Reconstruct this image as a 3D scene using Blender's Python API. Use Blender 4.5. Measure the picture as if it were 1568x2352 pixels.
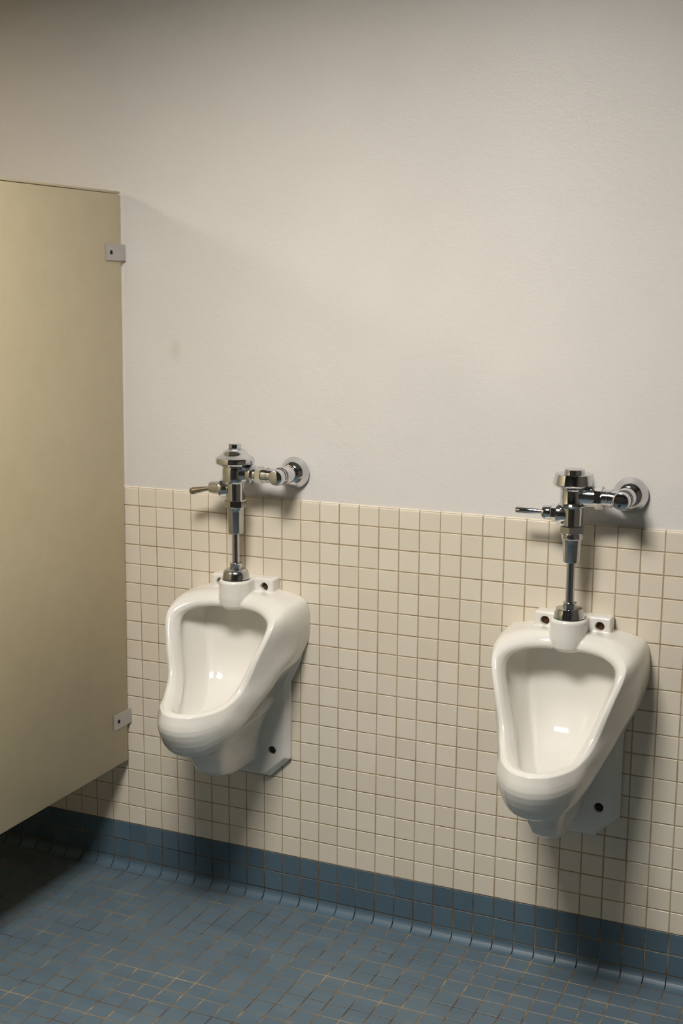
import bpy, bmesh, math, random
import numpy as np
from mathutils import Vector, Matrix

for o in list(bpy.data.objects):
    bpy.data.objects.remove(o, do_unlink=True)
scene = bpy.context.scene
COL = scene.collection
random.seed(7)

# ------------------------------------------------------------------ camera
CAM_R = ((0.9124, 0.4092, 0.0067), (0.0770, -0.1554, -0.9848), (-0.4019, 0.8991, -0.1733))  # right, down, forward
CAM_C = Vector((1.318, -2.819, 1.587))
FPX = 2975.3
fwd = Vector(CAM_R[2]).normalized()
right = Vector(CAM_R[0]); right = (right - fwd * right.dot(fwd)).normalized()
up = right.cross(fwd)
cam_data = bpy.data.cameras.new('camera')
cam_data.sensor_fit = 'VERTICAL'
cam_data.sensor_height = 36.0
cam_data.sensor_width = 24.0
cam_data.lens = FPX / 2352 * 36.0
cam_data.clip_start = 0.05
cam = bpy.data.objects.new('camera', cam_data)
COL.objects.link(cam)
cam.matrix_world = Matrix(((right.x, up.x, -fwd.x, CAM_C.x), (right.y, up.y, -fwd.y, CAM_C.y),
                           (right.z, up.z, -fwd.z, CAM_C.z), (0, 0, 0, 1)))
scene.camera = cam

# ------------------------------------------------------------------ world, light levels, exposure
world = bpy.data.worlds.new('world'); scene.world = world
world.use_nodes = True
world.node_tree.nodes['Background'].inputs[0].default_value = (0.05, 0.05, 0.05, 1)
world.node_tree.nodes['Background'].inputs[1].default_value = 0.3
LIGHT_MAIN = dict(loc=(0.30, -1.55, 2.60), size=(0.60, 0.60), color=(1.0, 0.955, 0.895), power=68.0)
LIGHT_STALL = dict(loc=(-2.25, -1.45, 2.60), size=(0.60, 0.60), color=(1.0, 0.84, 0.64), power=47.0)
scene.view_settings.view_transform = 'Standard'
scene.view_settings.look = 'None'
scene.view_settings.exposure = 0.0
scene.view_settings.gamma = 1.0
scene.view_settings.use_curve_mapping = False

# ------------------------------------------------------------------ helpers
def link(o, parent=None):
    COL.objects.link(o)
    if parent is not None:
        o.parent = parent
    return o

def mesh_obj(name, verts, faces, mat, parent=None, smooth=False, auto=None):
    me = bpy.data.meshes.new(name)
    me.from_pydata(verts, [], faces)
    me.validate()
    me.update()
    if smooth:
        me.polygons.foreach_set('use_smooth', [True] * len(me.polygons))
        if auto is not None:
            me.set_sharp_from_angle(angle=math.radians(auto))
    me.materials.append(mat)
    return link(bpy.data.objects.new(name, me), parent)

def bm_obj(name, bm, mat, parent=None, smooth=True, auto=35):
    me = bpy.data.meshes.new(name)
    bmesh.ops.recalc_face_normals(bm, faces=bm.faces)
    bm.to_mesh(me); bm.free()
    if smooth:
        me.polygons.foreach_set('use_smooth', [True] * len(me.polygons))
        if auto is not None:
            me.set_sharp_from_angle(angle=math.radians(auto))
    me.materials.append(mat)
    return link(bpy.data.objects.new(name, me), parent)

def empty(name, loc, label, cat, group=None):
    o = bpy.data.objects.new(name, None)
    o.empty_display_size = 0.05
    o.location = loc
    o['label'] = label; o['category'] = cat
    if group: o['group'] = group
    return link(o)

def box_bm(x0, x1, y0, y1, z0, z1, bevel=0.0, seg=2):
    bm = bmesh.new()
    bmesh.ops.create_cube(bm, size=1.0)
    for v in bm.verts:
        v.co = Vector(((x0 + x1) / 2 + v.co.x * (x1 - x0), (y0 + y1) / 2 + v.co.y * (y1 - y0), (z0 + z1) / 2 + v.co.z * (z1 - z0)))
    if bevel:
        bmesh.ops.bevel(bm, geom=list(bm.edges), offset=bevel, segments=seg, profile=0.5, affect='EDGES')
    return bm

def lathe_bm(profile, origin, axis, n=40, hexes=None, bm=None):
    """profile: list of (t along axis, radius). closes with caps."""
    bm = bm or bmesh.new()
    a = Vector(axis).normalized()
    ref = Vector((0, 0, 1)) if abs(a.z) < 0.9 else Vector((1, 0, 0))
    u = a.cross(ref).normalized(); v = a.cross(u)
    o = Vector(origin)
    rings = []
    for t, r in profile:
        ring = []
        for i in range(n):
            th = 2 * math.pi * i / n
            ring.append(bm.verts.new(o + a * t + (u * math.cos(th) + v * math.sin(th)) * r))
        rings.append(ring)
    for A, B in zip(rings[:-1], rings[1:]):
        for i in range(n):
            j = (i + 1) % n
            bm.faces.new((A[i], A[j], B[j], B[i]))
    bm.faces.new(list(reversed(rings[0]))); bm.faces.new(rings[-1])
    return bm

def lathe(name, profile, origin, axis, mat, parent, n=40, auto=32):
    return bm_obj(name, lathe_bm(profile, origin, axis, n), mat, parent, True, auto)

def nodes(name):
    m = bpy.data.materials.new(name)
    m.use_nodes = True
    nt = m.node_tree
    b = nt.nodes['Principled BSDF']
    return m, nt, b

def new(nt, typ, **kw):
    n = nt.nodes.new(typ)
    for k, v in kw.items():
        setattr(n, k, v)
    return n

def srgb(r, g, b):
    f = lambda c: (c / 255 / 12.92) if c / 255 <= 0.04045 else ((c / 255 + 0.055) / 1.055) ** 2.4
    return (f(r), f(g), f(b), 1)

def ramp(nt, stops):
    r = new(nt, 'ShaderNodeValToRGB')
    el = r.color_ramp.elements
    while len(el) < len(stops): el.new(0.5)
    for e, (p, c) in zip(el, stops):
        e.position = p; e.color = c
    return r

def noise(nt, scale, detail=3, rough=0.55, coord=None):
    n = new(nt, 'ShaderNodeTexNoise')
    n.inputs['Scale'].default_value = scale
    n.inputs['Detail'].default_value = detail
    n.inputs['Roughness'].default_value = rough
    if coord is not None: nt.links.new(coord, n.inputs['Vector'])
    return n

def position(nt):
    return new(nt, 'ShaderNodeNewGeometry').outputs['Position']

def bump(nt, bsdf, height, strength, dist):
    b = new(nt, 'ShaderNodeBump')
    b.inputs['Strength'].default_value = strength
    b.inputs['Distance'].default_value = dist
    nt.links.new(height, b.inputs['Height'])
    nt.links.new(b.outputs['Normal'], bsdf.inputs['Normal'])
    return b

# ------------------------------------------------------------------ materials
P = 0.052          # tile pitch
H20 = 0.0263       # height where the cove starts
Y0 = 0.0285        # cove foot distance from the wall

def mat_paint():
    m, nt, b = nodes('wall_paint')
    pos = position(nt)
    n1 = noise(nt, 2.5, 4, 0.6, pos)
    r = ramp(nt, [(0.3, srgb(213, 209, 204)), (0.7, srgb(219, 215, 210))])
    nt.links.new(n1.outputs['Fac'], r.inputs['Fac'])
    # faint rubbed stain left of the first valve
    sv = new(nt, 'ShaderNodeVectorMath', operation='DISTANCE')
    mp = new(nt, 'ShaderNodeMapping'); mp.inputs['Scale'].default_value = (1, 0, 0.55)
    nt.links.new(pos, mp.inputs['Vector'])
    nt.links.new(mp.outputs['Vector'], sv.inputs[0])
    sv.inputs[1].default_value = (-0.405, 0, 1.42 * 0.55)
    mr = new(nt, 'ShaderNodeMapRange'); mr.inputs['From Min'].default_value = 0.004; mr.inputs['From Max'].default_value = 0.022
    mr.inputs['To Min'].default_value = 0.35; mr.inputs['To Max'].default_value = 0.0
    nt.links.new(sv.outputs['Value'], mr.inputs['Value'])
    mx = new(nt, 'ShaderNodeMixRGB'); mx.inputs['Color2'].default_value = srgb(190, 186, 165)
    nt.links.new(mr.outputs['Result'], mx.inputs['Fac']); nt.links.new(r.outputs['Color'], mx.inputs['Color1'])
    nt.links.new(mx.outputs['Color'], b.inputs['Base Color'])
    b.inputs['Roughness'].default_value = 0.42
    b.inputs['Specular IOR Level'].default_value = 0.35
    n2 = noise(nt, 190, 3, 0.6, pos); n3 = noise(nt, 60, 2, 0.5, pos)
    ad = new(nt, 'ShaderNodeMath', operation='ADD')
    nt.links.new(n2.outputs['Fac'], ad.inputs[0]); nt.links.new(n3.outputs['Fac'], ad.inputs[1])
    bump(nt, b, ad.outputs[0], 0.42, 0.0014)
    return m

def tile_mat(name, cols, rough, coat, var_seed, mottle=0.25):
    m, nt, b = nodes(name)
    pos = position(nt)
    add = new(nt, 'ShaderNodeVectorMath', operation='ADD'); add.inputs[1].default_value = (0.0, 10.0 * P, -H20 + 20 * P)
    div = new(nt, 'ShaderNodeVectorMath', operation='SCALE'); div.inputs['Scale'].default_value = 1.0 / P
    fl = new(nt, 'ShaderNodeVectorMath', operation='FLOOR')
    nt.links.new(pos, add.inputs[0]); nt.links.new(add.outputs[0], div.inputs[0]); nt.links.new(div.outputs[0], fl.inputs[0])
    mul = new(nt, 'ShaderNodeVectorMath', operation='MULTIPLY'); mul.inputs[1].default_value = var_seed
    nt.links.new(fl.outputs[0], mul.inputs[0])
    wn = new(nt, 'ShaderNodeTexWhiteNoise', noise_dimensions='3D')
    nt.links.new(mul.outputs[0], wn.inputs['Vector'])
    n1 = noise(nt, 30, 4, 0.6, pos)
    mixf = new(nt, 'ShaderNodeMath', operation='MULTIPLY_ADD'); mixf.inputs[1].default_value = mottle
    nt.links.new(n1.outputs['Fac'], mixf.inputs[0])
    sc = new(nt, 'ShaderNodeMath', operation='MULTIPLY'); sc.inputs[1].default_value = 1.0 - mottle
    nt.links.new(wn.outputs['Value'], sc.inputs[0]); nt.links.new(sc.outputs[0], mixf.inputs[2])
    r = ramp(nt, cols)
    nt.links.new(mixf.outputs[0], r.inputs['Fac'])
    nt.links.new(r.outputs['Color'], b.inputs['Base Color'])
    b.inputs['Roughness'].default_value = rough
    b.inputs['Coat Weight'].default_value = coat
    b.inputs['Coat Roughness'].default_value = 0.15
    n2 = noise(nt, 90, 3, 0.6, pos)
    bump(nt, b, n2.outputs['Fac'], 0.12, 0.0006)
    return m

def grout_mat(name, stops, scale, stretch=(1, 1, 1)):
    m, nt, b = nodes(name)
    pos = position(nt)
    mp = new(nt, 'ShaderNodeMapping'); mp.inputs['Scale'].default_value = stretch
    nt.links.new(pos, mp.inputs['Vector'])
    n1 = noise(nt, scale, 4, 0.65, mp.outputs['Vector'])
    r = ramp(nt, stops)
    nt.links.new(n1.outputs['Fac'], r.inputs['Fac'])
    nt.links.new(r.outputs['Color'], b.inputs['Base Color'])
    b.inputs['Roughness'].default_value = 0.9
    n2 = noise(nt, 400, 2, 0.6, pos)
    bump(nt, b, n2.outputs['Fac'], 0.3, 0.0008)
    return m

def plain(name, col, rough, metallic=0.0, spec=0.5, coat=0.0):
    m, nt, b = nodes(name)
    pos = position(nt)
    n1 = noise(nt, 18, 3, 0.6, pos)
    c2 = tuple(c * 0.93 for c in col[:3]) + (1,)
    r = ramp(nt, [(0.3, c2), (0.7, col)])
    nt.links.new(n1.outputs['Fac'], r.inputs['Fac'])
    nt.links.new(r.outputs['Color'], b.inputs['Base Color'])
    b.inputs['Roughness'].default_value = rough
    b.inputs['Metallic'].default_value = metallic
    b.inputs['Specular IOR Level'].default_value = spec
    b.inputs['Coat Weight'].default_value = coat
    return m

M_PAINT = mat_paint()
M_CREAM = tile_mat('cream_tile', [(0.0, srgb(216, 206, 187)), (0.5, srgb(221, 211, 193)), (1.0, srgb(225, 216, 199))], 0.42, 0.15, (1, 0, 1))
M_BLUEW = tile_mat('shaded_blue_base_tile', [(0.0, srgb(72, 93, 108)), (0.5, srgb(78, 100, 115)), (1.0, srgb(84, 106, 121))], 0.46, 0.0, (1, 0, 1))  # floor tile's blue with the weaker light on upright faces put in
M_BLUEF = tile_mat('blue_floor_tile', [(0.0, srgb(80, 99, 112)), (0.5, srgb(87, 105, 117)), (1.0, srgb(96, 113, 123))], 0.45, 0.0, (1, 1, 0), 0.45)
M_GROUTW = grout_mat('wall_grout', [(0.3, srgb(150, 128, 100)), (0.7, srgb(186, 168, 138))], 14)
M_GROUTF = grout_mat('floor_grout', [(0.38, srgb(66, 52, 38)), (0.52, srgb(122, 97, 64)), (0.68, srgb(176, 150, 108))], 5, (0.5, 2.6, 1.5))

def mat_porcelain():
    m, nt, b = nodes('vitreous_china')
    pos = position(nt)
    n1 = noise(nt, 9, 3, 0.6, pos)
    r = ramp(nt, [(0.3, srgb(221, 218, 210)), (0.7, srgb(225, 222, 215))])
    nt.links.new(n1.outputs['Fac'], r.inputs['Fac'])
    nt.links.new(r.outputs['Color'], b.inputs['Base Color'])
    b.inputs['Roughness'].default_value = 0.5
    b.inputs['Specular IOR Level'].default_value = 0.15
    b.inputs['Coat Weight'].default_value = 1.0
    b.inputs['Coat Roughness'].default_value = 0.03
    return m
M_CHINA = mat_porcelain()

def mat_chrome(name, col, r0, r1):
    m, nt, b = nodes(name)
    b.inputs['Metallic'].default_value = 1.0
    b.inputs['Base Color'].default_value = col
    pos = position(nt)
    n1 = noise(nt, 60, 3, 0.6, pos)
    mr = new(nt, 'ShaderNodeMapRange')
    mr.inputs['From Min'].default_value = 0.3; mr.inputs['From Max'].default_value = 0.75
    mr.inputs['To Min'].default_value = r0; mr.inputs['To Max'].default_value = r1
    nt.links.new(n1.outputs['Fac'], mr.inputs['Value'])
    nt.links.new(mr.outputs['Result'], b.inputs['Roughness'])
    return m
M_CHROME = mat_chrome('chrome', (0.66, 0.67, 0.69, 1), 0.05, 0.12)
M_TUBE = mat_chrome('worn_chrome', (0.56, 0.57, 0.60, 1), 0.10, 0.2)
M_BRASS = mat_chrome('worn_brass', (0.42, 0.36, 0.28, 1), 0.2, 0.34)
M_DARK = plain('dark_bolt', srgb(48, 46, 44), 0.55, 0.6)
M_RUST = plain('rusty_screw', srgb(84, 52, 34), 0.6, 0.5)
M_RUBBER = plain('black_gasket', srgb(40, 40, 42), 0.6)
M_STEEL = plain('dull_aluminium', srgb(190, 186, 181), 0.42, 0.3)
M_PANEL = plain('partition_enamel', srgb(196, 183, 150), 0.38, 0.0, 0.45)
M_PANEL.node_tree.nodes['Principled BSDF'].inputs['Coat Weight'].default_value = 0.15
M_CEIL = plain('ceiling_paint', srgb(170, 167, 160), 0.9)
M_PAINT2 = plain('room_paint', srgb(66, 62, 56), 0.7)
M_PAINT3 = plain('side_wall_paint', srgb(108, 103, 95), 0.7)
M_ADDED_DOOR = plain('added_dark_door', srgb(42, 46, 54), 0.5)
M_FRAME = plain('fixture_frame', srgb(225, 225, 220), 0.5)

def mat_emit(name, col, power):
    m, nt, b = nodes(name)
    nt.nodes.remove(b)
    e = new(nt, 'ShaderNodeEmission')
    e.inputs[0].default_value = (*col, 1); e.inputs[1].default_value = power
    nt.links.new(e.outputs[0], nt.nodes['Material Output'].inputs[0])
    return m

# ------------------------------------------------------------------ room shell
XL, XR, YF, ZC = -3.2, 2.3, -4.0, 2.62
ZTOP = 20 * P + H20           # top of the tile wainscot
def slab(name, b, mat):
    bm = box_bm(*b)
    o = bm_obj(name, bm, mat, None, False)
    o['kind'] = 'structure'
    return o
wall_back = slab('wall_back', (XL, XR, 0.0055, 0.12, 0.0, ZC), M_PAINT)
wall_left = slab('wall_left', (XL - 0.1, XL, YF, 0.12, 0.0, ZC), M_PAINT2)
wall_right = slab('wall_right', (XR, XR + 0.1, YF, 0.12, 0.0, ZC), M_PAINT3)
wall_front = slab('wall_front', (XL - 0.1, XR + 0.1, YF - 0.1, YF, 0.0, ZC), M_PAINT2)
added_door = slab('added_door_1', (0.1, 1.25, YF, YF + 0.03, 0.0, 2.1), M_ADDED_DOOR)  # unseen, added to give the chrome dark reflections
ceiling = slab('ceiling', (XL - 0.1, XR + 0.1, YF - 0.1, 0.12, ZC, ZC + 0.1), M_CEIL)
floor = slab('floor', (XL - 0.1, XR + 0.1, YF - 0.1, 0.12, -0.1, -0.0006), M_GROUTF)
baseboard = slab('baseboard_back', (XL, XR, 0.0012, 0.0055, 0.0, H20 + 2 * P), M_GROUTF)
wall_grout = bm_obj('grout_bed', box_bm(XL, XR, 0.0012, 0.0055, H20 + 2 * P, ZTOP - 0.004), M_GROUTW, wall_back, False)

# ------------------------------------------------------------------ tiles
G = 0.0013   # half joint
def project(x, y, z):
    d = Vector((x, y, z)) - CAM_C
    w = d.dot(fwd)
    return 784 + FPX * d.dot(right) / w, 1176 - FPX * d.dot(up) / w, w

def pillow(a, b, bev, thick):
    """tile lying in the local XY plane, top at z=0, bevelled rim, body below"""
    v = []; f = []
    for ins, z in ((0, -thick), (0, -bev), (bev, 0.0)):
        for sx, sy in ((-1, -1), (1, -1), (1, 1), (-1, 1)):
            v.append((sx * (a - ins), sy * (b - ins), z))
    f.append((8, 9, 10, 11))
    for L in (0, 4):
        for i in range(4):
            j = (i + 1) % 4
            f.append((L + i, L + j, L + 4 + j, L + 4 + i))
    return v, f

def to_wall(v):   # local z -> -y (towards the room), local x -> x, local y -> z
    return [(x, -z, y) for x, y, z in v]

def shared_mesh(name, v, f, mat, smooth=False):
    me = bpy.data.meshes.new(name); me.from_pydata(v, [], f); me.update()
    if smooth: me.polygons.foreach_set('use_smooth', [True] * len(me.polygons))
    me.materials.append(mat)
    return me

A = P / 2 - G
pv, pf = pillow(A, A, 0.0009, 0.004)
ME_WALL = shared_mesh('wall_tile', to_wall(pv), pf, M_CREAM)
pv2, pf2 = pillow(A, A, 0.0005, 0.004)
ME_BASE = shared_mesh('base_tile', to_wall(pv2), pf2, M_BLUEW)
ME_FLOOR = shared_mesh('floor_tile', pv2, pf2, M_BLUEF)

def extrude_profile(prof, w, faces_close=True):
    v = []; f = []
    n = len(prof)
    for s in (-w, w):
        for y, z in prof: v.append((s, y, z))
    for i in range(n - 1): f.append((i, i + 1, n + i + 1, n + i))
    f.append(tuple(range(n))[::-1]); f.append(tuple(range(n, 2 * n)))
    return v, f
# bullnose: top front edge rolled over to the paint
RB = 0.0075
prof = [(0.006, -A), (0.0009, -A), (0.0, -A + 0.0009), (0.0, A - RB)]
for i in range(1, 7):
    t = i / 6 * math.pi / 2
    prof.append((RB - RB * math.cos(t), A - RB + RB * math.sin(t)))
bv, bf = extrude_profile(prof, A)
ME_BULL = shared_mesh('bullnose_tile', bv, bf, M_CREAM)
# cove: concave quarter round between wall and floor
prof = [(0.006, H20 - G), (0.0, H20 - G)]
for i in range(0, 9):
    t = i / 8 * math.pi / 2
    prof.append((-Y0 + G + (Y0 - G) * math.cos(t), H20 - G - (H20 - G) * math.sin(t)))
prof.append((-Y0 + G, -0.004))
prof.append((0.006, -0.004))
cv, cf = extrude_profile(prof, A)
ME_COVE = shared_mesh('cove_tile', cv, cf, M_BLUEW)

def jit(s): return random.uniform(-s, s)

def lay(cells, me, parent, name, limit, mat, stuff_name):
    """cells: (x, y, z, rx, ry, rz). The largest in view become objects, the rest one joined part."""
    scored = []
    for c in cells:
        px, py, w = project(c[0], c[1], c[2])
        vis = w > 0.3 and -30 < px < 1598 and -30 < py < 2382 and not hidden(c[0], c[1], c[2], px, py)
        scored.append((-1 if not vis else c[6] / w, c))
    scored.sort(key=lambda t: -t[0])
    k = 0
    rest = []
    for sc, c in scored:
        if sc > 0 and k < limit:
            o = bpy.data.objects.new(name, me)
            o.location = c[:3]; o.rotation_euler = c[3:6]
            link(o, parent); k += 1
        else:
            rest.append(c)
    if rest:
        base = np.array([v.co[:] for v in me.vertices]); fs = [tuple(p.vertices) for p in me.polygons]
        V = []; F = []
        for i, c in enumerate(rest):
            M = np.array(Matrix.LocRotScale(Vector(c[:3]), __import__('mathutils').Euler(c[3:6]), None))
            V.append(base @ M[:3, :3].T + M[:3, 3])
            F += [tuple(j + i * len(base) for j in f) for f in fs]
        me2 = bpy.data.meshes.new(stuff_name)
        me2.from_pydata(np.concatenate(V).tolist(), [], F); me2.update(); me2.materials.append(mat)
        o = link(bpy.data.objects.new(stuff_name, me2), parent)
        o['kind'] = 'stuff'
    return k

def hidden(x, y, z, px, py):
    # behind the first stall panel or wholly behind a urinal
    if x < -0.6 and py < 1912 - px * 0.575: return True
    for cx, a, b in ((-0.196, 1400, 1700), (0.642, 1490, 1840)):
        pass
    if 405 < px < 640 and 1400 < py < 1690 + (px - 405) * 0.2: return True
    if 1165 < px < 1400 and 1500 < py < 1800 + (px - 1165) * 0.15: return True
    return False

c0, c1 = int(XL / P) - 1, int(XR / P) + 1
cols = [c for c in range(c0, c1) if XL <= c * P and (c + 1) * P <= XR]
cells = []
for c in cols:
    for r in range(1, 18):
        cells.append(((c + .5) * P + jit(.0002), jit(.0002), (20 - r - .5) * P + H20 + jit(.0002), jit(.003), 0, jit(.003), 1.0))
lay(cells, ME_WALL, wall_back, 'wall_tile', 300, M_CREAM, 'remaining_wall_tiles')
cells = [((c + .5) * P + jit(.0003), jit(.0002), 19.5 * P + H20, 0, jit(.002), 0, 1.0) for c in cols]
lay(cells, ME_BULL, wall_back, 'bullnose_tile', 300, M_CREAM, 'remaining_bullnose_tiles')
cells = [((c + .5) * P + jit(.0002), jit(.0002), (1.5 - r) * P + H20 + jit(.0002), jit(.003), 0, jit(.003), 1.0) for c in cols for r in (0, 1)]
lay(cells, ME_BASE, baseboard, 'base_tile', 300, M_BLUEW, 'remaining_base_tiles')
cells = [((c + .5) * P + jit(.0003), 0, 0, 0, 0, 0, 1.0) for c in cols]
lay(cells, ME_COVE, baseboard, 'cove_tile', 300, M_BLUEW, 'remaining_cove_tiles')
cells = []
for c in cols:
    for k in range(0, int((-YF - Y0) / P)):
        cells.append(((c + .5) * P + jit(.0003), -Y0 - (k + .5) * P + jit(.0003), 0.0, jit(.0035), jit(.0035), jit(.004), 1.0))
lay(cells, ME_FLOOR, floor, 'floor_tile', 300, M_BLUEF, 'remaining_floor_tiles')

# ------------------------------------------------------------------ ceiling fixtures
def ceiling_light(spec, label):
    x, y, z = spec['loc']; sx, sy = spec['size']
    t = empty('ceiling_light', (x, y, ZC), label, 'light', 'recessed ceiling fixtures')
    bm = bmesh.new()
    fr = 0.012
    for b in ((-sx / 2 - fr, -sx / 2, -sy / 2 - fr, sy / 2 + fr), (sx / 2, sx / 2 + fr, -sy / 2 - fr, sy / 2 + fr),
              (-sx / 2, sx / 2, -sy / 2 - fr, -sy / 2), (-sx / 2, sx / 2, sy / 2, sy / 2 + fr)):
        tmp = box_bm(b[0], b[1], b[2], b[3], -0.10, 0.0)  # sides drawn down below the diffuser, shaped to dim the upper wall
        me = bpy.data.meshes.new('t'); tmp.to_mesh(me); tmp.free(); bm.from_mesh(me); bpy.data.meshes.remove(me)
    bm_obj('frame', bm, M_FRAME, t, False)
    m = mat_emit('lit_diffuser', spec['color'], spec['power'])
    bm_obj('diffuser', box_bm(-sx / 2, sx / 2, -sy / 2, sy / 2, -0.02, -0.012), m, t, False)
    return t
ceiling_light(LIGHT_MAIN, 'square lit ceiling panel above the two urinals')
ceiling_light(LIGHT_STALL, 'square lit ceiling panel beyond the stall partition')

# ------------------------------------------------------------------ stall partition
XP0, XP1 = -0.5627, -0.5497      # visible face x at the bottom and top of the panel
ZB, ZT = 0.3185, 1.808
part = empty('stall_partition', (-0.575, -0.75, 0.0), 'beige enamelled toilet stall partition beside the left urinal', 'partition')
def rel(o, t):
    o.location = -t.location
    return o
def panel_bm(x0b, x0t, th, y0, y1, zb, zt, bevel=0.0015):
    bm = box_bm(-th, 0, y0, y1, zb, zt, bevel, 2)
    for v in bm.verts:
        v.co.x += x0b + (x0t - x0b) * (v.co.z - zb) / (zt - zb)
    return bm
rel(bm_obj('side_panel', panel_bm(XP0, XP1, 0.025, -1.50, -0.012, ZB, ZT - 0.004), M_PANEL, part), part)
rel(bm_obj('top_cap', panel_bm(XP1 + 0.0004, XP1 + 0.0004, 0.0262, -1.50, -0.0115, ZT - 0.0025, ZT + 0.003, 0.001), M_PANEL, part), part)
rel(bm_obj('bottom_seam', panel_bm(XP0 - 0.003, XP0 - 0.003, 0.02, -1.50, -0.0125, ZB - 0.0025, ZB + 0.004, 0.0008), M_PANEL, part), part)
rel(bm_obj('side_panel', box_bm(-1.505, -1.48, -1.50, -0.012, ZB, ZT, 0.0015), M_PANEL, part), part)  # from here the unseen rest of the stall, added to block light inside
rel(bm_obj('added_pilaster', box_bm(-0.72, -0.56, -1.535, -1.505, 0.0, ZT, 0.0015), M_PANEL, part), part)
rel(bm_obj('added_pilaster', box_bm(-1.505, -1.36, -1.535, -1.505, 0.0, ZT, 0.0015), M_PANEL, part), part)
rel(bm_obj('added_door', box_bm(-1.355, -0.725, -1.533, -1.508, ZB, ZT - 0.02, 0.0015), M_PANEL, part), part)

def bracket(z, xf):
    # right-angle clip: one leg on the panel face, one leg on the wall
    bm = bmesh.new()
    t = 0.003; L = 0.077; h = 0.0405
    prof = [(0.0, -L), (t, -L), (t, -0.003), (0.006, -0.003), (0.006, 0.0), (0.0, 0.0)]
    lo = [bm.verts.new((xf + px, py, z - h / 2)) for px, py in prof]
    hi = [bm.verts.new((xf + px, py, z + h / 2)) for px, py in prof]
    n = len(prof)
    for i in range(n):
        j = (i + 1) % n
        bm.faces.new((lo[i], lo[j], hi[j], hi[i]))
    bm.faces.new(lo[::-1]); bm.faces.new(hi)
    bmesh.ops.recalc_face_normals(bm, faces=bm.faces)
    bmesh.ops.bevel(bm, geom=list(bm.edges), offset=0.0006, segments=2, affect='EDGES')
    b = rel(bm_obj('bracket', bm, M_STEEL, part), part)
    b['label'] = 'small grey metal angle bracket'
    s = bm_obj('screw', lathe_bm([(0, 0.0052), (0.0012, 0.0052), (0.0026, 0.0038), (0.0032, 0.0016)], (xf + t, -0.058, z), (1, 0, 0), 20), M_DARK, b)
    return b
for z in (1.661, 0.4405):
    xf = XP0 + (XP1 - XP0) * (z - ZB) / (ZT - ZB)
    bracket(z, xf + 0.0003)

# ------------------------------------------------------------------ urinal body
def hermite(keys, ts):
    """keys: sorted list of (t, vec). Cubic Hermite through the keys with finite-difference tangents."""
    T = np.array([k[0] for k in keys], float); V = np.array([k[1] for k in keys], float)
    n = len(T)
    m = np.zeros_like(V)
    for i in range(1, n - 1):
        a = (V[i] - V[i - 1]) / (T[i] - T[i - 1]); b = (V[i + 1] - V[i]) / (T[i + 1] - T[i])
        wa = T[i + 1] - T[i]; wb = T[i] - T[i - 1]
        m[i] = (a * wa + b * wb) / (wa + wb)
    m[0] = (V[1] - V[0]) / (T[1] - T[0]); m[-1] = (V[-1] - V[-2]) / (T[-1] - T[-2])
    out = []
    for t in ts:
        i = int(np.clip(np.searchsorted(T, t, side='right') - 1, 0, n - 2))
        h = T[i + 1] - T[i]; u = (t - T[i]) / h
        out.append((2 * u**3 - 3 * u**2 + 1) * V[i] + (u**3 - 2 * u**2 + u) * h * m[i] + (-2 * u**3 + 3 * u**2) * V[i + 1] + (u**3 - u**2) * h * m[i + 1])
    return np.array(out)

NH = 110
def ring(d):
    """d: {station: (half width, depth from wall, height)}; returns closed loop of 2*NH points"""
    ks = sorted(d.items())
    mir = lambda p: (-p[0], p[1], p[2])
    keys = [(-k, mir(p)) for k, p in ks[1:3]][::-1] + ks + [(18 - k, mir(p)) for k, p in ks[-3:-1]][::-1]
    ts = np.linspace(0, 9, NH + 1)
    half = hermite(keys, ts)
    half[0, 0] = 0; half[-1, 0] = 0
    other = half[1:-1][::-1].copy(); other[:, 0] *= -1
    return np.concatenate([half, other])

RW = ring({0: (0, 0, .835), 1: (.07, 0, .836), 2: (.115, 0, .831), 3: (.158, 0, .815), 4: (.1705, 0, .772), 5: (.167, 0, .715),
           5.5: (.156, .035, .672), 6: (.147, .105, .655), 6.5: (.129, .130, .618), 7: (.106, .152, .577), 7.5: (.087, .190, .545),
           8: (.067, .233, .513), 8.5: (.040, .272, .492), 9: (0, .290, .484)})
RS1 = ring({0: (0, .040, .833), 1: (.07, .042, .834), 2: (.117, .045, .829), 3: (.157, .055, .813), 4: (.169, .065, .773), 5: (.162, .080, .712),
            5.5: (.156, .10, .682), 6: (.1405, .142, .650), 6.5: (.1265, .172, .613), 7: (.109, .203, .574), 7.5: (.095, .243, .544), 8: (.076, .290, .520), 8.5: (.045, .326, .503), 9: (0, .340, .499)})
RS2 = ring({0: (0, .070, .832), 1: (.065, .074, .833), 2: (.112, .088, .827), 3: (.150, .105, .810), 4: (.161, .120, .776), 5: (.145, .148, .712),
            6: (.1255, .185, .647), 7: (.1005, .247, .597), 8: (.078, .318, .565), 8.5: (.046, .359, .559), 9: (0, .374, .557)})
RB_ = ring({0: (0, .091, .825), 1: (.06, .096, .825), 2: (.106, .113, .818), 3: (.140, .140, .801), 4: (.147, .163, .774), 5: (.129, .194, .713),
           6: (.108, .221, .647), 7: (.090, .268, .614), 8: (.064, .328, .604), 8.5: (.037, .3585, .602), 9: (0, .370, .601)})
RM = ring({0: (0, .099, .814), 1: (.057, .105, .815), 2: (.100, .123, .808), 3: (.129, .149, .791), 4: (.133, .173, .768), 5: (.117, .203, .711),
           6: (.098, .228, .653), 7: (.081, .265, .621), 8: (.056, .319, .611), 8.5: (.0325, .3475, .610), 9: (0, .359, .609)})
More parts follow.
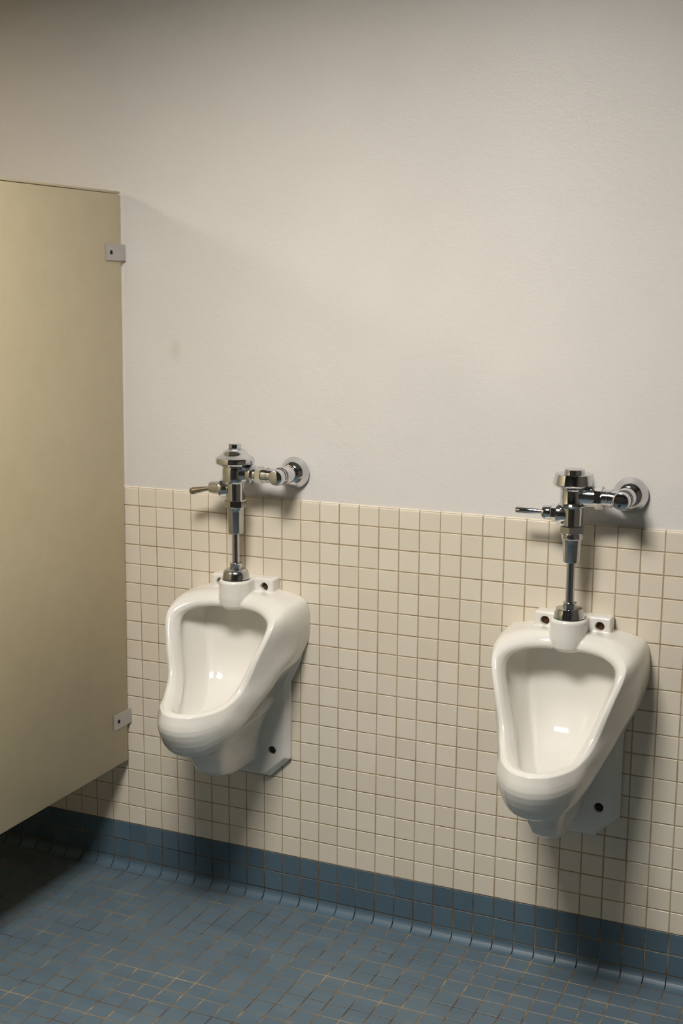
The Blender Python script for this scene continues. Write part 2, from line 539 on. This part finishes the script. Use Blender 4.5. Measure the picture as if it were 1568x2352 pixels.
RI = ring({0: (0, .099, .803), 1: (.055, .106, .803), 2: (.093, .120, .797), 3: (.121, .141, .782), 4: (.124, .165, .756), 5: (.107, .194, .703),
           6: (.088, .215, .650), 7: (.071, .250, .616), 8: (.046, .303, .605), 8.5: (.0265, .333, .604), 9: (0, .346, .604)})
RJ = ring({0: (0, .088, .798), 1: (.053, .092, .798), 2: (.093, .104, .792), 3: (.117, .121, .777), 4: (.118, .142, .750), 5: (.101, .171, .697),
           6: (.081, .194, .642), 7: (.063, .230, .602), 8: (.040, .287, .590), 8.5: (.023, .319, .588), 9: (0, .332, .587)})
RM = 0.6 * RM + 0.4 * (RB_ + RI) / 2      # a flatter front face between two soft ridges
RK = ring({0: (0, .062, .812), 1: (.057, .064, .811), 2: (.099, .074, .804), 3: (.126, .090, .786), 4: (.127, .106, .752), 5: (.107, .132, .692),
           6: (.088, .160, .634), 7: (.070, .205, .592), 8: (.043, .258, .568), 8.5: (.024, .287, .562), 9: (0, .299, .560)})
RK2 = ring({0: (0, .038, .799), 1: (.050, .039, .797), 2: (.086, .044, .789), 3: (.104, .055, .768), 4: (.104, .060, .738), 5: (.091, .073, .680),
            6: (.075, .098, .618), 7: (.057, .137, .577), 8: (.037, .186, .557), 8.5: (.020, .219, .550), 9: (0, .236, .548)})
def trough(f):
    r = RK2.copy()
    zc = r[:, 2]
    dc = np.minimum(hermite(list(zip([.535, .548, .554, .564, .58, .60, .63, .66, .70, .75, .80], [[.29], [.236], [.185], [.138], [.102], [.0805], [.0605], [.046], [.037], [.032], [.032]])), zc)[:, 0], r[:, 1])
    r[:, 1] = dc + (r[:, 1] - dc) * f ** 2.8
    r[:, 0] *= f
    return r

def loft_bm(rings, sub, cap0, cap1):
    K = np.array(rings)
    keys_t = list(range(len(rings)))
    ts = np.linspace(0, len(rings) - 1, (len(rings) - 1) * sub + 1)
    flat = hermite([(t, K[t].reshape(-1)) for t in keys_t], ts).reshape(len(ts), -1, 3)
    bm = bmesh.new()
    R_ = []
    def V(p): return bm.verts.new((p[0], -p[1], p[2]))
    for r in flat: R_.append([V(p) for p in r])
    n = len(R_[0])
    for a, b in zip(R_[:-1], R_[1:]):
        for i in range(n):
            j = (i + 1) % n
            bm.faces.new((a[i], a[j], b[j], b[i]))
    bmesh.ops.remove_doubles(bm, verts=R_[-1], dist=1e-5)
    for rr, c in ((R_[0], cap0),):
        cvt = V(c)
        for i in range(n): bm.faces.new((rr[i], rr[(i + 1) % n], cvt))
    bmesh.ops.recalc_face_normals(bm, faces=bm.faces)
    return bm

def tmp_obj(bm):
    me = bpy.data.meshes.new('tmp'); bmesh.ops.recalc_face_normals(bm, faces=bm.faces); bm.to_mesh(me); bm.free()
    return link(bpy.data.objects.new('tmp', me))

def evaluated(o):
    dg = bpy.context.evaluated_depsgraph_get()
    return bpy.data.meshes.new_from_object(o.evaluated_get(dg))

def with_holes(bm, holes):
    o = tmp_obj(bm); cut = []
    for h in holes:
        c = tmp_obj(lathe_bm(*h, n=24)); cut.append(c)
        md = o.modifiers.new('b', 'BOOLEAN'); md.operation = 'DIFFERENCE'; md.object = c; md.solver = 'EXACT'
    me = evaluated(o)
    for c in cut + [o]: bpy.data.objects.remove(c, do_unlink=True)
    return me

def build_urinal_mesh():
    allbm = bmesh.new()
    def absorb(me): allbm.from_mesh(me); bpy.data.meshes.remove(me)
    def absorb_bm(bm):
        bmesh.ops.recalc_face_normals(bm, faces=bm.faces)
        me = bpy.data.meshes.new('t'); bm.to_mesh(me); bm.free(); absorb(me)
    def toward(a, b, t):
        d = b - a; L = np.linalg.norm(d, axis=1, keepdims=True); return a + d / np.maximum(L, 1e-6) * np.minimum(t, L * .45)
    absorb_bm(loft_bm([RW, RS1, RS2, toward(RB_, RS2, .0035), toward(RB_, RM, .0035), RM, toward(RI, RM, .004), toward(RI, RJ, .004), RJ, RK, RK2, trough(.8), trough(.6), trough(.4), trough(.2), trough(0.0)], 4, (0, .012, .50), (0, .05, .67)))
    # hardware block across the top with the two mounting holes
    absorb(with_holes(box_bm(-.0875, .0875, -.041, 0.0, .80, .8675, .005, 3),
                      [([(0, .0103), (.022, .0103)], (sx * .0625, -.0455, .8465), (0, 1, 0)) for sx in (-1, 1)]))
    # spud boss
    absorb_bm(lathe_bm([(0, .018), (.004, .031), (.012, .038), (.03, .0405), (.070, .0405), (.0735, .0385), (.075, .036)], (0, -.0735, .7925), (0, 0, 1), 40))
    absorb_bm(box_bm(-.0375, .0375, -.075, -.01, .80, .866, .004, 2))
    # trap under the bowl
    sl = [(.3755, .006, .050), (.378, .014, .085), (.384, .0225, .130), (.392, .028, .170), (.404, .0325, .208), (.422, .0365, .237), (.446, .040, .256), (.475, .047, .264), (.500, .056, .258), (.512, .062, .235), (.53, .072, .13), (.56, .085, .06), (.62, .10, .028)]
    bm = bmesh.new(); R_ = []
    for z, hw, fd in sl:
        rr = []
        for i in range(33):
            t = math.pi * i / 32
            cx, sy = math.cos(t), math.sin(t)
            ex = 0.80
            x = hw * math.copysign(abs(cx) ** ex, cx)
            rad = min(fd, hw * 1.25)
            y = (fd - rad) + rad * abs(sy) ** 0.95
            rr.append(bm.verts.new((x, -y if 0 < i < 32 else 0.0, z)))
        R_.append(rr)
    n = 33
    for a, b in zip(R_[:-1], R_[1:]):
        for i in range(n):
            j = (i + 1) % n
            bm.faces.new((a[i], a[j], b[j], b[i]))
    bm.faces.new(R_[0][::-1]); bm.faces.new(R_[-1])
    absorb_bm(bm)
    # back plate with chamfered lower corners and bolt holes
    bm = bmesh.new()
    out = [(-.063, .3425), (.063, .3425), (.1205, .3985), (.1205, .60), (.150, .665), (.150, .70), (-.150, .70), (-.150, .665), (-.1205, .60), (-.1205, .3985)]
    inn = [(x * (1 - .0125 / max(abs(x), .05)) , z + (.009 if z < .36 else (.004 if z < .41 else 0))) for x, z in out]
    b0 = [bm.verts.new((x, 0, z)) for x, z in out]; b1 = [bm.verts.new((x, -.010, z)) for x, z in out]; b2 = [bm.verts.new((x, -.0225, z)) for x, z in inn]
    n = len(out)
    for a, b in ((b0, b1), (b1, b2)):
        for i in range(n):
            j = (i + 1) % n
            bm.faces.new((a[i], a[j], b[j], b[i]))
    bm.faces.new(b0[::-1]); bm.faces.new(b2)
    absorb(with_holes(bm, [([(0, .0108), (.018, .0108)], (sx * .0735, -.028, .417), (0, 1, 0)) for sx in (-1, 1)]))
    o = tmp_obj(allbm)
    md = o.modifiers.new('r', 'REMESH'); md.mode = 'VOXEL'; md.voxel_size = 0.0018; md.use_smooth_shade = True
    md = o.modifiers.new('s', 'SMOOTH'); md.factor = 0.5; md.iterations = 4
    me = evaluated(o)
    bpy.data.objects.remove(o, do_unlink=True)
    co = np.empty(len(me.vertices) * 3); me.vertices.foreach_get('co', co); co = co.reshape(-1, 3)
    co[co[:, 1] > -0.0022, 1] = -0.0004
    me.vertices.foreach_set('co', co.ravel()); me.update()
    me.polygons.foreach_set('use_smooth', [True] * len(me.polygons))
    me.materials.clear(); me.materials.append(M_CHINA)
    me.name = 'urinal_body'
    return me

ME_URINAL = build_urinal_mesh()

def make_urinal(x, dz, label):
    u = empty('wall_urinal', (x, 0, dz), label, 'urinal', 'wall-hung urinals')
    link(bpy.data.objects.new('body', ME_URINAL), u)
    for sx in (-1, 1):
        s = lathe('mounting_screw', [(0, .0086), (.004, .0086), (.0052, .0064), (.0056, .002)], (sx * .0625, -.0255, .8465), (0, -1, 0), M_RUST, u, 20)
        s['label'] = 'rusty screw in mounting hole'
        s = lathe('lower_bolt', [(0, .0086), (.0052, .0086), (.0066, .006), (.007, .002)], (sx * .0735, -.0110, .417), (0, -1, 0), M_DARK, u, 20)
        s['label'] = 'dark bolt head'
    return u
make_urinal(-0.1955, 0.0, 'white urinal next to the beige stall partition')
make_urinal(0.6425, -0.0045, 'white urinal on the right, farther from the stall partition')

# ------------------------------------------------------------------ flush valves
AX = -0.072
def hexprism(name, r, length, origin, axis, mat, parent, chamfer=0.0015, turn=0.0):
    prof = [(0, r - chamfer), (chamfer, r), (length - chamfer, r), (length, r - chamfer)]
    bm = lathe_bm(prof, origin, axis, 6)
    bmesh.ops.rotate(bm, verts=bm.verts, cent=origin, matrix=Matrix.Rotation(math.radians(turn), 3, Vector(axis)))
    return bm_obj(name, bm, mat, parent, True, 20)

def common(t, x, zs):
    """pieces shared by both valves; zs gives the heights"""
    # coupling nut, vacuum breaker, flush tube, spud
    hexprism('coupling_nut', zs['nut_r'], zs['nut_t'] - zs['nut_b'], (x, AX, zs['nut_b']), (0, 0, 1), M_CHROME, t)
    z1, z0 = zs['vb_t'], zs['vb_b']
    lathe('vacuum_breaker', [(0, .0165), (.001, .0180), (.006, .0187), (z1 - z0 - .012, .0200), (z1 - z0 - .006, .0205), (z1 - z0, zs['vb_r'])], (x, AX, z0), (0, 0, 1), M_TUBE, t)
    lathe('flush_tube', [(0, zs['tube_r']), (z0 - zs['sp_t'] + .02, zs['tube_r'])], (x, AX, zs['sp_t'] - .012), (0, 0, 1), M_TUBE, t, 32)
    b, tt = zs['sp_b'], zs['sp_t']
    h = tt - b
    lathe('spud_flange', [(0, .0325), (.0012, .0338), (h * .25, .0334), (h * .6, .0316), (h * .82, .0290), (h * .94, zs['sp_r'] + .0005), (h, zs['sp_r'] - .004), (h + .0005, .013)], (x, AX, b), (0, 0, 1), M_TUBE, t)
    lathe('spud_nut', [(0, .0135), (.001, .0148), (zs['col_t'] - tt - .003, .0148), (zs['col_t'] - tt - .001, .0158), (zs['col_t'] - tt, .0125)], (x, AX, tt - .001), (0, 0, 1), M_TUBE, t, 32)
    lathe('gasket', [(0, .0335), (.0025, .0335)], (x, AX, b - .0015), (0, 0, 1), M_RUBBER, t)

def stop(t, x, xs, z, slots):
    """control stop: wall flange, body along -y, bonnet cap"""
    lathe('wall_flange', [(0, .0385), (.002, .0388), (.0055, .0375), (.0095, .0345), (.0105, .0342), (.016, .0325), (.0225, .0285), (.0275, .0235), (.030, .0205), (.030, .019)], (xs, -.0003 + .0055 * 0 - .0002, z), (0, -1, 0), M_CHROME, t, 48, 50)
    lathe('stop_body', [(0, .0185), (.030, .0185), (.034, .0215), (.058, .0222), (.062, .0205), (.064, .0216), (.068, .0216), (.070, .0200), (.072, .0212), (.077, .0212), (.079, .0195)], (xs, -.012, z), (0, -1, 0), M_CHROME, t, 40)
    c = lathe('stop_cap', [(0, .0195), (.003, .0200), (.014, .0188), (.0175, .0172), (.019, .0140), (.0195, .004)], (xs, -.0905, z), (0, -1, 0), M_CHROME, t, 40)
    if slots:
        for k in range(3):
            a = math.radians(90 + 120 * k + 50)
            lathe('cap_recess', [(0, .0034), (.0009, .0034)], (xs + .0095 * math.cos(a), -.1093, z + .0095 * math.sin(a)), (0, -1, 0), M_DARK, c, 16)

def valve_left():
    x = -.194
    t = empty('flush_valve', (0, 0, 0), 'chrome flush valve with domed cap and worn brass lever, by the partition', 'flush valve', 'urinal flush valves')
    lathe('body', [(0, .0195), (.002, .0215), (.044, .0222), (.0475, .0255), (.051, .0318), (.056, .0326), (.078, .0322), (.084, .0305), (.086, .0335), (.0885, .0335)], (x, AX, 1.0635), (0, 0, 1), M_CHROME, t, 48)
    c = lathe('cap', [(0, .0335), (.002, .0450), (.005, .0476), (.013, .0482), (.018, .0465), (.0215, .0415), (.025, .0345), (.0285, .0312), (.033, .0285), (.036, .0240), (.0385, .0190), (.039, .0165)], (x, AX, 1.1520), (0, 0, 1), M_CHROME, t, 56)
    lathe('cap_nut', [(0, .0180), (.0018, .0180), (.002, .0150), (.0035, .0162), (.012, .0162), (.0135, .0150), (.0138, .006)], (x, AX, 1.1902), (0, 0, 1), M_CHROME, c, 8, 25)
    # handle boss, socket and lever
    lathe('handle_boss', [(0, .0200), (.012, .0215), (.020, .0235), (.024, .0235), (.0265, .0200)], (x - .012, AX, 1.0925), (-1, 0, 0), M_CHROME, t, 36)
    h = lathe('handle_socket', [(0, .0190), (.0035, .0192), (.006, .0172), (.010, .0165), (.028, .0155), (.032, .0142), (.033, .008)], (x - .037, AX, 1.0925), (-1, 0, 0), M_CHROME, t, 36)
    d = Vector((-.0585, -.006, -.0115))
    L = d.length
    l = lathe('lever', [(0, .0052), (.010, .0056), (.024, .0066), (.040, .0082), (L - .008, .0092), (L - .003, .0082), (L, .0050), (L + .001, .001)], (x - .066, AX, 1.0905), d, M_BRASS, h, 28, 60)
    l['label'] = 'worn brass lever'
    # outlet towards the stop
    lathe('tailpiece', [(0, .0260), (.020, .0235), (.030, .0215), (.036, .0240), (.042, .0240), (.044, .0165), (.118, .0165)], (x + .008, AX, 1.1315), (1, 0, 0), M_CHROME, t, 36)
    hexprism('tail_nut', .0212, .0165, (x + .0605, AX, 1.1315), (1, 0, 0), M_CHROME, t, turn=20)
    lathe('tail_collar', [(0, .0180), (.012, .0180)], (x + .078, AX, 1.1315), (1, 0, 0), M_CHROME, t, 36)
    stop(t, x, -.0672, 1.1325, False)
    common(t, x, dict(nut_r=.0268, nut_t=1.0655, nut_b=1.0485, vb_t=1.0490, vb_b=.9825, vb_r=.0235, tube_r=.0090, sp_t=.8945, sp_b=.8690, sp_r=.0240, col_t=.9105))
    return t

def valve_right():
    x = .643
    t = empty('flush_valve', (0, 0, 0), 'chrome flush valve with flat tapered cap and straight chrome lever, on the right', 'flush valve', 'urinal flush valves')
    lathe('body', [(0, .0200), (.002, .0220), (.040, .0226), (.044, .0300), (.047, .0315), (.050, .0300), (.052, .0288), (.080, .0288), (.083, .0310), (.088, .0310)], (x, AX, 1.0700), (0, 0, 1), M_CHROME, t, 48)
    c = lathe('cap', [(0, .0320), (.001, .0400), (.004, .0440), (.007, .0458), (.009, .0456), (.0285, .0412), (.030, .0395), (.0305, .026)], (x, AX, 1.1560), (0, 0, 1), M_CHROME, t, 56)
    lathe('cap_nut', [(0, .0225), (.0085, .0225), (.0098, .0205), (.010, .008)], (x, AX, 1.1862), (0, 0, 1), M_CHROME, c, 36)
    lathe('handle_boss', [(0, .0200), (.010, .0225), (.018, .0240), (.0215, .0235), (.022, .018)], (x - .012, AX, 1.0950), (-1, 0, 0), M_CHROME, t, 36)
    n = hexprism('handle_nut', .0195, .013, (x - .034, AX, 1.0958), (-1, 0, 0), M_CHROME, t, turn=-20)
    h = lathe('handle_socket', [(0, .0155), (.002, .0165), (.016, .0160), (.0195, .0145), (.020, .0085), (.022, .008)], (x - .047, AX, 1.0962), (-1, 0, 0), M_CHROME, t, 36)
    lathe('lever', [(0, .0055), (.006, .0058), (.022, .0070), (.058, .0074), (.0600, .0062)], (x - .0685, AX, 1.0964), (-1, -.02, .004), M_CHROME, h, 28)
    lathe('tailpiece', [(0, .0240), (.044, .0235), (.046, .0175), (.100, .0175)], (x + .005, AX, 1.1365), (1, 0, 0), M_CHROME, t, 36)
    hexprism('tail_nut', .0262, .0165, (x + .048, AX, 1.1365), (1, 0, 0), M_CHROME, t, turn=20)
    lathe('tail_collar', [(0, .0198), (.010, .0198), (.011, .0188), (.0135, .0188), (.0145, .0198), (.020, .0198)], (x + .0645, AX, 1.1365), (1, 0, 0), M_CHROME, t, 36)
    stop(t, x, .7525, 1.1368, True)
    lathe('coupling_ring', [(0, .0225), (.0015, .0240), (.011, .0243), (.0125, .0225)], (x, AX, 1.0415), (0, 0, 1), M_CHROME, t, 40)
    common(t, x, dict(nut_r=.0268, nut_t=1.0705, nut_b=1.0535, vb_t=1.0420, vb_b=.9890, vb_r=.0215, tube_r=.0098, sp_t=.8875, sp_b=.8640, sp_r=.0285, col_t=.9010))
    return t
valve_left()
valve_right()
